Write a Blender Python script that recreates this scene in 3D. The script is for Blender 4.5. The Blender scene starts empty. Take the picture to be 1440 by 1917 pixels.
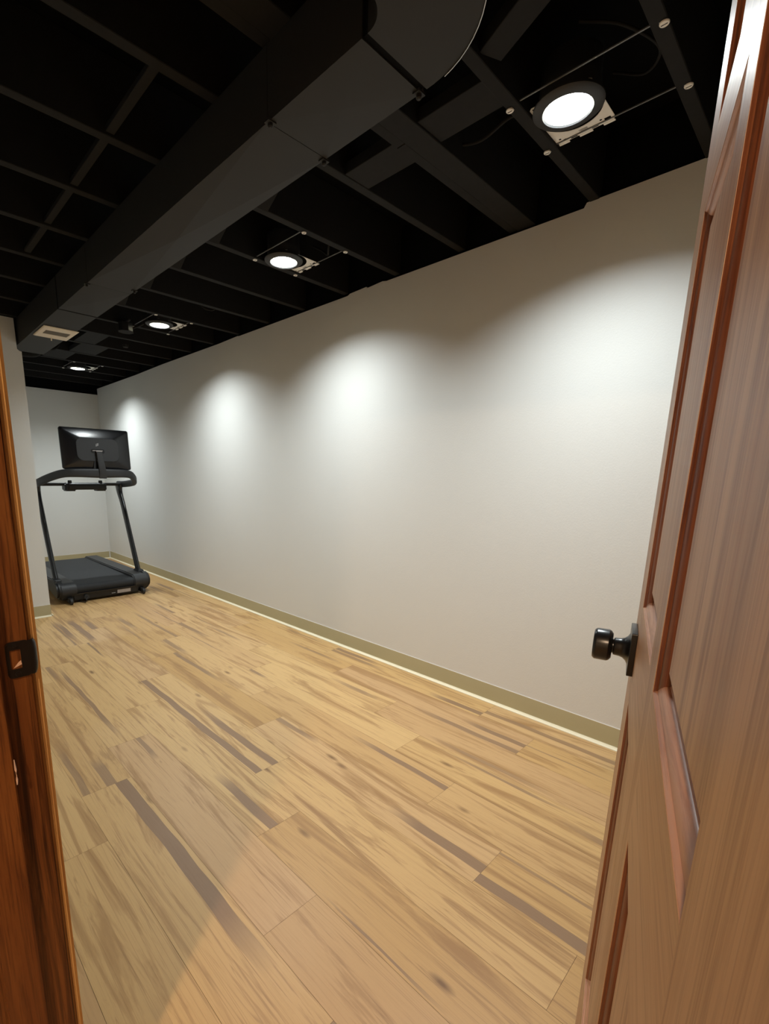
import bpy, bmesh, math, random
from mathutils import Vector, Matrix, Euler
random.seed(7)
C = bpy.context.scene.collection
PI = math.pi

# ------------------------------------------------------------------ materials
def new_mat(name):
    m = bpy.data.materials.new(name); m.use_nodes = True
    nt = m.node_tree; b = nt.nodes['Principled BSDF']
    return m, nt, b
def N(nt, t, **kw):
    n = nt.nodes.new(t)
    for k, v in kw.items(): setattr(n, k, v)
    return n
def mixc(nt, fac, a, b, mode='MIX'):
    n = N(nt, 'ShaderNodeMix', data_type='RGBA', blend_type=mode)
    for s, v in ((0, fac), (6, a), (7, b)):
        if hasattr(v, 'links'): nt.links.new(v, n.inputs[s])
        else: n.inputs[s].default_value = v if s == 0 else (*v, 1)
    return n.outputs[2]
def ramp(nt, src, stops):
    n = N(nt, 'ShaderNodeValToRGB'); nt.links.new(src, n.inputs[0])
    e = n.color_ramp.elements
    while len(e) < len(stops): e.new(0.5)
    for i, (p, c) in enumerate(stops):
        e[i].position = p; e[i].color = (c, c, c, 1) if not isinstance(c, tuple) else (*c, 1)
    return n.outputs[0]
def noise(nt, vec, scale, detail=3, dist=0.0, rough=0.55):
    n = N(nt, 'ShaderNodeTexNoise'); n.inputs['Scale'].default_value = scale
    n.inputs['Detail'].default_value = detail; n.inputs['Distortion'].default_value = dist
    n.inputs['Roughness'].default_value = rough
    if vec is not None: nt.links.new(vec, n.inputs['Vector'])
    return n.outputs[0]
def mapping(nt, src, scale, loc=(0, 0, 0)):
    n = N(nt, 'ShaderNodeMapping'); n.inputs['Scale'].default_value = scale; n.inputs['Location'].default_value = loc
    nt.links.new(src, n.inputs['Vector']); return n.outputs[0]
def bump(nt, b, h, strength, dist):
    n = N(nt, 'ShaderNodeBump'); n.inputs['Strength'].default_value = strength; n.inputs['Distance'].default_value = dist
    nt.links.new(h, n.inputs['Height']); nt.links.new(n.outputs[0], b.inputs['Normal'])
def plain(name, col, rough=0.6, metal=0.0, spec=0.5, var=0.0, vscale=20, bmp=0, bscale=300):
    m, nt, b = new_mat(name)
    b.inputs['Roughness'].default_value = rough; b.inputs['Metallic'].default_value = metal
    b.inputs['Specular IOR Level'].default_value = spec
    tc = N(nt, 'ShaderNodeTexCoord').outputs['Object']
    f = noise(nt, tc, vscale)
    lo = tuple(c * (1 - var) for c in col); hi = tuple(min(1, c * (1 + var)) for c in col)
    nt.links.new(mixc(nt, f, lo, hi), b.inputs['Base Color'])
    if bmp: bump(nt, b, noise(nt, tc, bscale, 2), bmp, 0.001)
    return m

M_wall = plain('wall_paint', (0.72, 0.72, 0.695), 0.55, 0, 0.35, 0.015, 3, 0.35, 160)
M_wall_dim = plain('wall_paint_hall', (0.70, 0.66, 0.58), 0.7, 0, 0.3, 0.02, 3)
M_black = plain('black_ceiling_paint', (0.003, 0.003, 0.0033), 0.9, 0, 0.1, 0.3, 14)
M_blackwood = plain('black_painted_joist', (0.014, 0.0136, 0.0132), 0.8, 0, 0.2, 0.25, 30, 0.2, 60)
M_duct = plain('black_painted_duct', (0.019, 0.0187, 0.0175), 0.62, 0, 0.3, 0.08, 8)
M_steel = plain('bare_steel', (0.55, 0.55, 0.54), 0.35, 0.9, 0.5, 0.1, 30)
M_bar = plain('dull_bar_steel', (0.16, 0.16, 0.155), 0.5, 0.4, 0.5, 0.2, 30)
M_white = plain('white_enamel', (0.88, 0.87, 0.83), 0.5, 0, 0.5, 0.02)
M_cream = plain('cream_register', (0.72, 0.64, 0.52), 0.5, 0, 0.4, 0.02)
M_baffle = plain('cream_reflector', (0.34, 0.30, 0.20), 0.45, 0, 0.4, 0.02)
M_slot = plain('register_slots', (0.24, 0.22, 0.19), 0.6, 0, 0.4, 0.02)
M_base = plain('khaki_vinyl_base', (0.43, 0.37, 0.215), 0.5, 0, 0.4, 0.05, 6)
M_toe_light = plain('cream_toe_light', (0.80, 0.72, 0.52), 0.5, 0, 0.4, 0.03, 12)  # light caught by the cove toe, put into the colour
M_plastic = plain('black_plastic', (0.010, 0.010, 0.011), 0.5, 0, 0.5, 0.1, 30, 0.1, 500)
M_gloss = plain('black_gloss', (0.008, 0.008, 0.009), 0.22, 0, 0.5, 0.1, 10)
M_grey = plain('charcoal_plastic', (0.021, 0.0215, 0.023), 0.55, 0, 0.5, 0.05, 30)
M_belt = plain('treadmill_belt', (0.020, 0.021, 0.023), 0.75, 0, 0.4, 0.25, 25, 0.5, 900)
M_label = plain('silver_label', (0.42, 0.38, 0.36), 0.4, 0, 0.4, 0.1, 60)
M_logo = plain('logo_grey', (0.55, 0.55, 0.55), 0.4, 0, 0.4)
M_knob = plain('oil_black_metal', (0.012, 0.012, 0.013), 0.28, 0.3, 0.6, 0.2, 20)
M_rubber = plain('rubber_wheel', (0.022, 0.022, 0.022), 0.6)
M_chip = plain('raw_wood_chip', (0.80, 0.55, 0.42), 0.5, 0, 0.4, 0.2, 80)
M_orange_edge = None

def wood(name, light, mid, dark, scale=(55, 55, 1.6), fig=0.5, rough=0.42, spec=0.4, coarse=0.0, axis=2):
    """long grain along one axis with a wavy figure, fine pores and a few dark lines"""
    m, nt, b = new_mat(name)
    tc = N(nt, 'ShaderNodeTexCoord').outputs['Object']
    s1 = list(scale)
    v = mapping(nt, tc, tuple(s1))
    lowv = mapping(nt, tc, tuple(9 if i != axis else 0.8 for i in range(3)))
    broad = noise(nt, lowv, 1.0, 6, 1.4, 0.65)
    fine = noise(nt, v, 1.0, 6, 0.8, 0.68)
    pore = noise(nt, mapping(nt, tc, tuple(420 if i != axis else 9 for i in range(3))), 1.0, 2)
    c = mixc(nt, ramp(nt, broad, [(0.38, 0.0), (0.62, 1.0)]), light, mid)
    c = mixc(nt, ramp(nt, fine, [(0.47, 0.0), (0.64, fig)]), c, dark)
    c = mixc(nt, ramp(nt, pore, [(0.52, 0.0), (0.70, 0.35 + coarse)]), c, dark)
    nt.links.new(c, b.inputs['Base Color'])
    b.inputs['Roughness'].default_value = rough; b.inputs['Specular IOR Level'].default_value = spec
    bump(nt, b, pore, 0.15 + coarse * 0.5, 0.0006)
    return m
M_door = wood('door_fir', (0.54, 0.33, 0.19), (0.43, 0.225, 0.11), (0.22, 0.085, 0.03), (70, 70, 2.2), 0.7)
M_doorh = wood('door_fir_rail', (0.54, 0.33, 0.19), (0.43, 0.225, 0.11), (0.22, 0.085, 0.03), (2.2, 70, 70), axis=0)
M_mould = wood('door_moulding_shaded', (0.21, 0.072, 0.030), (0.15, 0.045, 0.018), (0.065, 0.014, 0.005), (160, 160, 7), 0.75, 0.35, 0.45, 0.25)  # side mouldings: their shade is painted into this darker, redder tone
M_mouldh_lit = wood('door_moulding_cross_lit', (0.52, 0.29, 0.18), (0.45, 0.22, 0.13), (0.27, 0.10, 0.05), (9, 160, 160), 0.6, 0.35, 0.45, 0.25, 0)  # cross mouldings: paler copy with the light painted into the colour
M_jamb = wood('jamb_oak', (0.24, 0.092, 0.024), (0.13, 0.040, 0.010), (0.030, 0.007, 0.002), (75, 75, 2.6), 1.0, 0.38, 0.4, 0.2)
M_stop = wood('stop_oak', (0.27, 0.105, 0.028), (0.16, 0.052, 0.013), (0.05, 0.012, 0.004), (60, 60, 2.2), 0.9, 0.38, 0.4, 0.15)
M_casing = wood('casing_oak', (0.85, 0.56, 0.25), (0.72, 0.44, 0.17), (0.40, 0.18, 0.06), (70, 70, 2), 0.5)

# floor planks
def floor_mat():
    m, nt, b = new_mat('vinyl_planks')
    tc = N(nt, 'ShaderNodeTexCoord').outputs['Object']
    at = N(nt, 'ShaderNodeAttribute', attribute_name='plank')
    dk = N(nt, 'ShaderNodeAttribute', attribute_name='dark')
    off = N(nt, 'ShaderNodeVectorMath', operation='MULTIPLY_ADD')
    nt.links.new(at.outputs['Color'], off.inputs[0]); off.inputs[1].default_value = (13, 37, 5); nt.links.new(tc, off.inputs[2])
    p = off.outputs[0]
    sep = N(nt, 'ShaderNodeSeparateColor'); nt.links.new(at.outputs['Color'], sep.inputs[0])
    base = mixc(nt, sep.outputs[0], (0.60, 0.385, 0.170), (0.49, 0.290, 0.110))
    base = mixc(nt, ramp(nt, sep.outputs[1], [(0.55, 0.0), (1.0, 0.7)]), base, (0.53, 0.33, 0.175))
    soft = noise(nt, mapping(nt, p, (11, 0.8, 1)), 1.0, 6, 1.6, 0.62)
    c = mixc(nt, ramp(nt, soft, [(0.52, 0.0), (0.57, 0.45), (0.66, 0.85)]), base, (0.32, 0.17, 0.065))
    med = noise(nt, mapping(nt, p, (22, 1.0, 1)), 1.0, 6, 2.2, 0.65)
    c = mixc(nt, ramp(nt, med, [(0.56, 0.0), (0.64, 0.5)]), c, (0.29, 0.155, 0.065))
    fine = noise(nt, mapping(nt, p, (240, 9, 1)), 1.0, 5, 0.2, 0.7)
    c = mixc(nt, ramp(nt, fine, [(0.47, 0.0), (0.66, 0.18)]), c, (0.33, 0.19, 0.085))
    line = noise(nt, mapping(nt, p, (60, 0.9, 1)), 1.0, 1, 0.5)
    c = mixc(nt, ramp(nt, line, [(0.485, 0.0), (0.50, 0.4), (0.515, 0.0)]), c, (0.22, 0.11, 0.045))
    vo = N(nt, 'ShaderNodeTexVoronoi'); vo.inputs['Scale'].default_value = 1.0
    nt.links.new(mapping(nt, p, (9, 3.1, 1)), vo.inputs['Vector'])
    gate = noise(nt, p, 1.7, 0)
    kn = ramp(nt, vo.outputs['Distance'], [(0.03, 0.9), (0.13, 0.0)])
    g = N(nt, 'ShaderNodeMath', operation='MULTIPLY'); nt.links.new(kn, g.inputs[0])
    nt.links.new(ramp(nt, gate, [(0.50, 0.0), (0.56, 1.0)]), g.inputs[1])
    c = mixc(nt, g.outputs[0], c, (0.17, 0.085, 0.035))
    # dark heartwood strips (cut into the plank mesh)
    hw = mixc(nt, fine, (0.300, 0.185, 0.105), (0.235, 0.138, 0.074))
    c = mixc(nt, dk.outputs['Fac'], c, hw)
    nt.links.new(c, b.inputs['Base Color'])
    r = N(nt, 'ShaderNodeMapRange'); nt.links.new(fine, r.inputs[0]); r.inputs[3].default_value = 0.36; r.inputs[4].default_value = 0.5
    nt.links.new(r.outputs[0], b.inputs['Roughness']); b.inputs['Specular IOR Level'].default_value = 0.35
    bump(nt, b, fine, 0.12, 0.0005)
    return m
M_floor = floor_mat()
M_gap = plain('plank_gap', (0.16, 0.09, 0.045), 0.8)

def emit(name, col, strength):
    m = bpy.data.materials.new(name); m.use_nodes = True; nt = m.node_tree
    nt.nodes.remove(nt.nodes['Principled BSDF'])
    e = N(nt, 'ShaderNodeEmission'); e.inputs[0].default_value = (*col, 1); e.inputs[1].default_value = strength
    nt.links.new(e.outputs[0], nt.nodes['Material Output'].inputs[0]); return m
M_led = emit('led_lens', (0.96, 1.0, 0.98), 12)
M_hallled = emit('hall_lens', (1.0, 0.71, 0.46), 980)

# ------------------------------------------------------------------ mesh helpers
class MB:
    def __init__(s): s.bm = bmesh.new()
    def face(s, pts):
        vs = [s.bm.verts.new(p) for p in pts]
        return s.bm.faces.new(vs)
    def box(s, x0, x1, y0, y1, z0, z1, M=None):
        P = [Vector((x, y, z)) for z in (z0, z1) for y in (y0, y1) for x in (x0, x1)]
        if M: P = [M @ p for p in P]
        v = [s.bm.verts.new(p) for p in P]
        for f in ((0, 2, 3, 1), (4, 5, 7, 6), (0, 1, 5, 4), (2, 6, 7, 3), (0, 4, 6, 2), (1, 3, 7, 5)):
            s.bm.faces.new([v[i] for i in f])
        return s
    def prism(s, poly, axis, a, b):
        """poly: list of 2d points; extruded along axis from a to b (axis 0: (y,z), 1: (x,z), 2: (x,y))"""
        def P(p, t):
            return {0: (t, p[0], p[1]), 1: (p[0], t, p[1]), 2: (p[0], p[1], t)}[axis]
        A = [s.bm.verts.new(P(p, a)) for p in poly]; B = [s.bm.verts.new(P(p, b)) for p in poly]
        s.bm.faces.new(A); s.bm.faces.new(B[::-1])
        n = len(poly)
        for i in range(n): s.bm.faces.new([A[i], A[(i + 1) % n], B[(i + 1) % n], B[i]])
        return s
    def lathe(s, prof, M=None, n=32, cap=True):
        """prof: (r, z) pairs revolved about local z, then moved by M"""
        M = M or Matrix.Identity(4); rings = []
        for r, z in prof:
            rings.append([s.bm.verts.new(M @ Vector((r * math.cos(2 * PI * i / n), r * math.sin(2 * PI * i / n), z))) for i in range(n)])
        for a, b in zip(rings, rings[1:]):
            for i in range(n): s.bm.faces.new([a[i], a[(i + 1) % n], b[(i + 1) % n], b[i]])
        if cap:
            for r in (rings[0], rings[-1]):
                try: s.bm.faces.new(r)
                except ValueError: pass
        return s
    def sweep(s, path, secs, cap=True, up=Vector((0, 0, 1))):
        """sweep cross-sections (list of 2d points: side, up) along a path; secs is one section or one per path point"""
        rings = []; n = len(path); path = [Vector(p) for p in path]
        for i, p in enumerate(path):
            d = (path[min(i + 1, n - 1)] - path[max(i - 1, 0)]).normalized()
            side = d.cross(up).normalized(); u2 = side.cross(d).normalized()
            sec = secs[i] if isinstance(secs[0][0], (list, tuple)) else secs
            rings.append([s.bm.verts.new(p + side * a + u2 * b) for a, b in sec])
        for a, b in zip(rings, rings[1:]):
            k = len(a)
            for i in range(k): s.bm.faces.new([a[i], a[(i + 1) % k], b[(i + 1) % k], b[i]])
        if cap: s.bm.faces.new(rings[0]); s.bm.faces.new(rings[-1])
        return s
    def tube(s, path, r, n=10): return s.sweep(path, circ(r, r, n))
    def build(s, name, m, parent=None, smooth=0, bevel=0, seg=2, loc=None, rot=None):
        bm = s.bm
        if bevel:
            bmesh.ops.remove_doubles(bm, verts=bm.verts, dist=1e-6)
            bmesh.ops.recalc_face_normals(bm, faces=bm.faces)
            es = [e for e in bm.edges if len(e.link_faces) == 2 and e.calc_face_angle(0) > 0.6]
            bmesh.ops.bevel(bm, geom=es, offset=bevel, segments=seg, affect='EDGES', clamp_overlap=True)
        bmesh.ops.recalc_face_normals(bm, faces=bm.faces)
        me = bpy.data.meshes.new(name); bm.to_mesh(me); bm.free()
        me.materials.append(m)
        if smooth or bevel:
            for p in me.polygons: p.use_smooth = True
            me.set_sharp_from_angle(angle=math.radians(smooth or 35))
        o = bpy.data.objects.new(name, me); C.objects.link(o)
        if parent: o.parent = parent
        if loc: o.location = loc
        if rot: o.rotation_euler = rot
        return o
def circ(a, b, n=16): return [(a * math.cos(2 * PI * i / n), b * math.sin(2 * PI * i / n)) for i in range(n)]
def rrect(w, h, r, n=5, cx=0, cy=0):
    pts = []
    for sx, sy, a0 in ((1, 1, 0), (-1, 1, 90), (-1, -1, 180), (1, -1, 270)):
        for i in range(n + 1):
            a = math.radians(a0 + 90 * i / n)
            pts.append((cx + sx * (w / 2 - r) + r * math.cos(a), cy + sy * (h / 2 - r) + r * math.sin(a)))
    return pts
def empty(name, loc=(0, 0, 0), rz=0):
    o = bpy.data.objects.new(name, None); C.objects.link(o); o.location = loc; o.rotation_euler = (0, 0, rz)
    o.empty_display_size = 0.1; return o
def tag(o, label=None, cat=None, group=None, kind=None):
    if label: o['label'] = label
    if cat: o['category'] = cat
    if group: o['group'] = group
    if kind: o['kind'] = kind
    return o
def struct(o, label=None, cat=None): return tag(o, label, cat, kind='structure')
def copy_tree(o, parent=None):
    c = o.copy(); C.objects.link(c); c.parent = parent
    for ch in list(o.children): copy_tree(ch, c)
    return c
def smooth_path(pts, n=8):
    """Catmull-Rom through pts"""
    P = [Vector(p) for p in pts]; P = [P[0] * 2 - P[1]] + P + [P[-1] * 2 - P[-2]]; out = []
    for i in range(1, len(P) - 2):
        for k in range(n):
            t = k / n; a, b, c, d = P[i - 1:i + 3]
            out.append(0.5 * ((2 * b) + (-a + c) * t + (2 * a - 5 * b + 4 * c - d) * t * t + (-a + 3 * b - 3 * c + d) * t ** 3))
    out.append(P[-2]); return out

# ------------------------------------------------------------------ dimensions
XW, YB, YN = 2.227, 6.90, -1.55        # right wall, back wall, near wall
XL = 0.114                             # room face of the doorway wall
YC, XC = 4.339, 0.892                  # closet corner
ZJ, ZD = 2.265, 2.50                   # joist underside, deck
HX = -2.2                              # far side of the hall

# ------------------------------------------------------------------ floor
def build_floor():
    bm = bmesh.new()
    plank = bm.loops.layers.float_color.new('plank'); dark = bm.loops.layers.float.new('dark')
    W, L, g = 0.1832, 1.16, 0.0004
    S = [(0.959,1.45,2.57,.022,1),(1.039,1.45,2.09,.022,1),(0.532,.75,1.72,.030,1),(0.497,1.745,1.97,.026,.8),(0.644,2.05,3.13,.014,.9),
         (0.410,1.75,2.16,.017,.7),(0.696,1.78,2.01,.014,.8),(1.285,2.24,2.93,.018,.9),(1.66,2.93,3.53,.022,.8),(0.873,3.55,4.15,.024,1),
         (0.965,3.47,4.14,.028,1),(1.055,3.77,4.06,.026,1),(1.287,3.52,4.0,.023,.8),(1.439,3.2,4.05,.016,.8),(0.60,2.89,3.16,.017,.7),
         (1.51,2.14,2.34,.014,.9),(1.523,1.66,2.1,.020,.9),(1.275,1.42,1.75,.018,.8),(1.435,.865,1.38,.018,1),(1.875,.80,1.37,.02,.9),
         (1.70,.55,1.16,.014,.7),(1.948,.80,1.12,.02,1),(0.825,1.145,1.54,.024,1),(1.278,.57,1.04,.032,1),(1.192,.57,.95,.026,1),
         (1.153,.10,.562,.026,1),(0.556,.30,1.09,.02,.7),(1.645,.45,1.02,.01,.8),(1.29,.2,.562,.007,.7),(.767,.41,.84,.005,.9),
         (1.58,-.3,.5,.02,.8),(2.11,.2,1.07,.02,.8),(1.80,1.5,1.9,.02,.7),(2.0,2.0,2.6,.015,.7),(.30,.2,.9,.016,.6)]
    J = {0: 1.073, 1: .79, 2: 1.447, 3: 1.16, 4: .86, 5: .566, 6: 1.43, 7: 1.143, 8: .845, 9: 1.74, 10: 1.455}
    x_hi = 2.22; k = 0
    rnd = random.Random(3)
    while x_hi - k * W > HX:
        x1 = min(x_hi - k * W, XW) if k else XW + 0.0; x0 = x_hi - (k + 1) * W
        j = J.get(k, (0.35 * k) % L); y = j - L * math.ceil((j - YN) / L)
        while y < YB:
            ya, yb = max(y, YN), min(y + L, YB)
            if yb - ya > 0.01:
                col = (rnd.random(), rnd.random(), rnd.random(), 1)
                strips = [(sx, max(a, ya), min(b, yb), w * .75, d) for sx, a, b, w, d in S if x0 + w / 2 < sx < x1 - w / 2 and min(b, yb) - max(a, ya) > 0.05]
                if not strips or ya > 2.2:
                    for _ in range(rnd.choice((1, 1, 2, 3) if ya > 1.0 else (0, 1, 1))):
                        w = rnd.choice((rnd.uniform(.006, .014), rnd.uniform(.014, .036))); sx = rnd.uniform(x0 + .02, x1 - .02)
                        a = rnd.uniform(ya - .3, yb - .3); b = a + rnd.uniform(.35, .9)
                        a, b = max(a, ya), min(b, yb)
                        if b - a > .15 and all(abs(sx - q[0]) > q[3] + w / 2 + .006 for q in strips): strips.append((sx, a, b, w / 2, rnd.uniform(.6, 1)))
                strips = [(q[0], ya if q[1] < ya + .03 else q[1], yb if q[2] > yb - .03 else q[2], q[3], q[4]) for q in strips]
                strips.sort()
                ok = []
                for q in strips:
                    if not ok or q[0] - q[3] > ok[-1][0] + ok[-1][3] + .004: ok.append(q)
                strips = ok
                ys = sorted(set([ya, yb] + [ya + (yb - ya) * i / 24 for i in range(1, 24)] + [q[1] for q in strips] + [q[2] for q in strips]))
                ys = [v for i, v in enumerate(ys) if i == 0 or v - ys[i - 1] > 1e-4]
                rows = []
                for yy in ys:
                    r = [x0 + g]
                    for qi, q in enumerate(strips):
                        wob = .0022 * math.sin(yy * 9 + qi * 2 + k) + .0015 * math.sin(yy * 23 + k)
                        r += [q[0] - q[3] + wob, q[0] + q[3] + wob * .6 + .001 * math.sin(yy * 31)]
                    r.append(x1 - g); rows.append(r)
                yy_ = [min(max(v, ya + g), yb - g) for v in ys]
                vs = [[bm.verts.new((x, yy_[i], 0)) for x in r] for i, r in enumerate(rows)]
                for i in range(len(ys) - 1):
                    for c in range(len(rows[0]) - 1):
                        f = bm.faces.new([vs[i][c], vs[i][c + 1], vs[i + 1][c + 1], vs[i + 1][c]])
                        q = strips[(c - 1) // 2] if c % 2 == 1 else None
                        for li, lp in enumerate(f.loops):
                            lp[plank] = col; v = 0.0
                            if q and ys[i] >= q[1] - 1e-5 and ys[i + 1] <= q[2] + 1e-5:
                                yv = ys[i] if li < 2 else ys[i + 1]
                                fl = min(.22, (q[2] - q[1]) / 3)
                                fa = 1 if q[1] <= ya + 1e-4 else min(1, (yv - q[1]) / fl)
                                fb = 1 if q[2] >= yb - 1e-4 else min(1, (q[2] - yv) / fl)
                                v = q[4] * max(0, min(fa, fb))
                            lp[dark] = v
            y += L
        k += 1
    me = bpy.data.meshes.new('floor'); bm.to_mesh(me); bm.free(); me.materials.append(M_floor)
    o = bpy.data.objects.new('floor', me); C.objects.link(o)
    MB().box(HX, XW, YN, YB, -0.06, -0.0008).build('underlay', M_gap, o)
    return struct(o, 'tan wood-look plank floor with brown heartwood streaks', 'floor')
build_floor()

# ------------------------------------------------------------------ walls
def wall_right():
    mb = MB()
    tops = [(YN, 2.267), (.893, 2.267), (.903, 2.250), (1.95, 2.252), (1.98, 2.258), (2.10, 2.252), (2.105, 2.260), (2.24, 2.256), (2.26, 2.248),
            (3.48, 2.248), (3.50, 2.252), (3.8, 2.246), (4.9, 2.249), (5.6, 2.240), (YB, 2.243)]
    mb.prism([(YN, -.0), *[(y, z) for y, z in reversed(tops)][::-1], (YB, 0)], 0, XW, XW + .013)
    o = mb.build('wall_right', M_wall); struct(o, 'long light grey wall with a ragged top edge', 'wall')
    MB().box(XW + .0135, XW + .12, YN, YB + .12, -.06, ZD + .02).build('rim_wall', M_black, o)
wall_right()
o = MB().box(XC, XW, YB, YB + .013, 0, 2.168).build('wall_back', M_wall); struct(o, 'light grey end wall behind the treadmill', 'wall')
MB().box(XL, XW + .12, YB + .0135, YB + .12, -.06, ZD + .02).build('rim_wall', M_black, o)
# closet bump-out beside the treadmill, notched round the duct
mb = MB().prism([(XL, 0), (XC, 0), (XC, 2.040), (.878, 2.043), (.864, 2.055), (.862, 2.262), (XL, 2.262)], 1, YC, YB)
struct(mb.build('wall_closet', M_wall), 'narrow light grey wall end left of the treadmill, notched around the duct', 'wall')
# doorway wall (opening Y -0.063..0.728, top 2.055)
mb = MB().box(0, XL, YN, -.063, 0, ZJ).box(0, XL, .728, YC, 0, ZJ).box(0, XL, -.063, .728, 2.055, ZJ)
struct(mb.build('wall_left', M_wall), 'grey wall around the doorway', 'wall')
o = MB().box(HX, XW + .12, YN - .12, YN, -.06, ZD + .02).build('wall_near', M_wall); struct(o, 'wall at the near end', 'wall')
o = MB().box(HX - .12, HX, YN, YB, -.06, ZD).build('wall_hall', M_wall_dim); struct(o, 'beige hallway wall', 'wall')
o = MB().box(HX, 0, YC, YC + .1, 0, 2.3).build('wall_hall_end', M_wall_dim); struct(o, 'beige hallway end wall', 'wall')
o = MB().box(HX, -.001, YN, YC, 2.30, 2.32).build('ceiling_hall', M_wall_dim); struct(o, 'flat hallway ceiling', 'ceiling')
o = MB().box(HX, XW + .12, YN, YB + .12, ZD, ZD + .03).build('ceiling', M_black); struct(o, 'black painted floor deck above the open joists', 'ceiling')

# vinyl cove base
def cove(name, pts, inward, label):
    """pts: 2 floor points; inward: unit vector off the wall"""
    (xa, ya), (xb, yb) = pts; ix, iy = inward
    prof = [(0, 0), (.013, 0), (.013, .0015), (.0085, .0045), (.0050, .010), (.0034, .018), (.0030, .094), (.0018, .098), (0, .098)]
    mb = MB(); A = [mb.bm.verts.new((xa + ix * p, ya + iy * p, z)) for p, z in prof]; B = [mb.bm.verts.new((xb + ix * p, yb + iy * p, z)) for p, z in prof]
    mb.bm.faces.new(A); mb.bm.faces.new(B[::-1])
    for i in range(len(prof)): j = (i + 1) % len(prof); mb.bm.faces.new([A[i], A[j], B[j], B[i]])
    o = mb.build(name, M_base, smooth=50); struct(o, label, 'baseboard')
    # toe strip painted pale for caught light, thin white line on the top edge
    for nm, prof2 in (('toe_highlight', [(.0135, .0002), (.0195, .0002), (.0190, .0035), (.0100, .0085), (.0062, .0125), (.0040, .0125)]), ('top_edge_line', [(.0004, .0982), (.0022, .0982), (.0022, .1003), (.0004, .1003)])):
        mb = MB(); A = [mb.bm.verts.new((xa + ix * p, ya + iy * p, z)) for p, z in prof2]; B = [mb.bm.verts.new((xb + ix * p, yb + iy * p, z)) for p, z in prof2]
        mb.bm.faces.new(A); mb.bm.faces.new(B[::-1])
        for i in range(len(prof2)): j = (i + 1) % len(prof2); mb.bm.faces.new([A[i], A[j], B[j], B[i]])
        mb.build(nm, M_toe_light if nm == 'toe_highlight' else M_white, o)
cove('baseboard_right', [(XW, YN), (XW, YB)], (-1, 0), 'khaki vinyl base along the long wall')
cove('baseboard_back', [(XC, YB), (XW - .02, YB)], (0, -1), 'khaki vinyl base behind the treadmill')
cove('baseboard_closet', [(XL, YC), (XC, YC)], (0, -1), 'khaki vinyl base on the narrow wall end')
cove('baseboard_alcove', [(XC, YC), (XC, YB - .02)], (1, 0), 'khaki vinyl base beside the treadmill alcove')
cove('baseboard_left', [(XL, .80), (XL, YC - .02)], (1, 0), 'khaki vinyl base beside the doorway')

# ------------------------------------------------------------------ door frame
jm = empty('trim_1', (0, 0, 0)); struct(jm, 'brown oak door jamb with a black strike plate', 'door frame')
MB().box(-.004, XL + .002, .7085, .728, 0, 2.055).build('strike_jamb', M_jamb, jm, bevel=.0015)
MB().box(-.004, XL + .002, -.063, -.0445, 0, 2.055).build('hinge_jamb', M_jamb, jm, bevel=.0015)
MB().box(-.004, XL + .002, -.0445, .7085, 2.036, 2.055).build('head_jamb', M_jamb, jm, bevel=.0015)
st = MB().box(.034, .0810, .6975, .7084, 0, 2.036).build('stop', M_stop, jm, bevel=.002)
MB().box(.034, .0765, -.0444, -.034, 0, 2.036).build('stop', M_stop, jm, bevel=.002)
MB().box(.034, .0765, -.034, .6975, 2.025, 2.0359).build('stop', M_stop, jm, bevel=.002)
mb = MB()
mb.sweep([(.0815, .6972, .758), (.0819, .6970, .766), (.0818, .6972, .780), (.0815, .6973, .795)], [circ(.0006, .0006, 6), circ(.0018, .0012, 6), circ(.0016, .0011, 6), circ(.0005, .0005, 6)])
mb.build('wood_chip', M_chip, st, smooth=60)
tag(st.children[0], 'pale chipped spot')
# strike plate: thin plate with a hole and a lip curling over the room corner
sp_x0, sp_x1, z0, z1, yP = .0890, .1165, .9035, .9530, .7085
mb = MB(); hx0, hx1, hz0, hz1 = .0930, .1055, .9155, .9420
out = rrect(sp_x1 - sp_x0, z1 - z0, .006, 4, (sp_x0 + sp_x1) / 2, (z0 + z1) / 2)
inn = rrect(hx1 - hx0, hz1 - hz0, .0012, 4, (hx0 + hx1) / 2, (hz0 + hz1) / 2)
for ya_, flip in ((yP - .0018, 0), (yP, 1)):
    A = [mb.bm.verts.new((x, ya_, z)) for x, z in out]; B = [mb.bm.verts.new((x, ya_, z)) for x, z in inn]
    for i in range(len(A)): j = (i + 1) % len(A); mb.bm.faces.new([A[i], A[j], B[j], B[i]])
    if not flip: A0, B0 = A, B
for P_, Q_ in ((A0, A), (B0, B)):
    for i in range(len(P_)): j = (i + 1) % len(P_); mb.bm.faces.new([P_[i], P_[j], Q_[j], Q_[i]])
sp = mb.build('strike_plate', M_knob, jm, smooth=30)
mb = MB(); lip = [(.1150, -.0019), (.1185, -.0020), (.1215, -.0013), (.1240, .0010), (.1252, .0045), (.1235, .0047), (.1222, .0022), (.1200, .0006), (.1150, -.0002)]
zz = [(z0 + .001, .70), (z0 + .006, .92), (z0 + .014, 1.0), (z1 - .014, 1.0), (z1 - .006, .92), (z1 - .001, .70)]
rings = []
for z, k in zz: rings.append([mb.bm.verts.new((.1150 + (x - .1150) * k, yP + y, z)) for x, y in lip])
for a, b in zip(rings, rings[1:]):
    for i in range(len(lip)): j = (i + 1) % len(lip); mb.bm.faces.new([a[i], a[j], b[j], b[i]])
mb.bm.faces.new(rings[0]); mb.bm.faces.new(rings[-1])
mb.build('lip', M_knob, sp, smooth=50)
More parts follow.
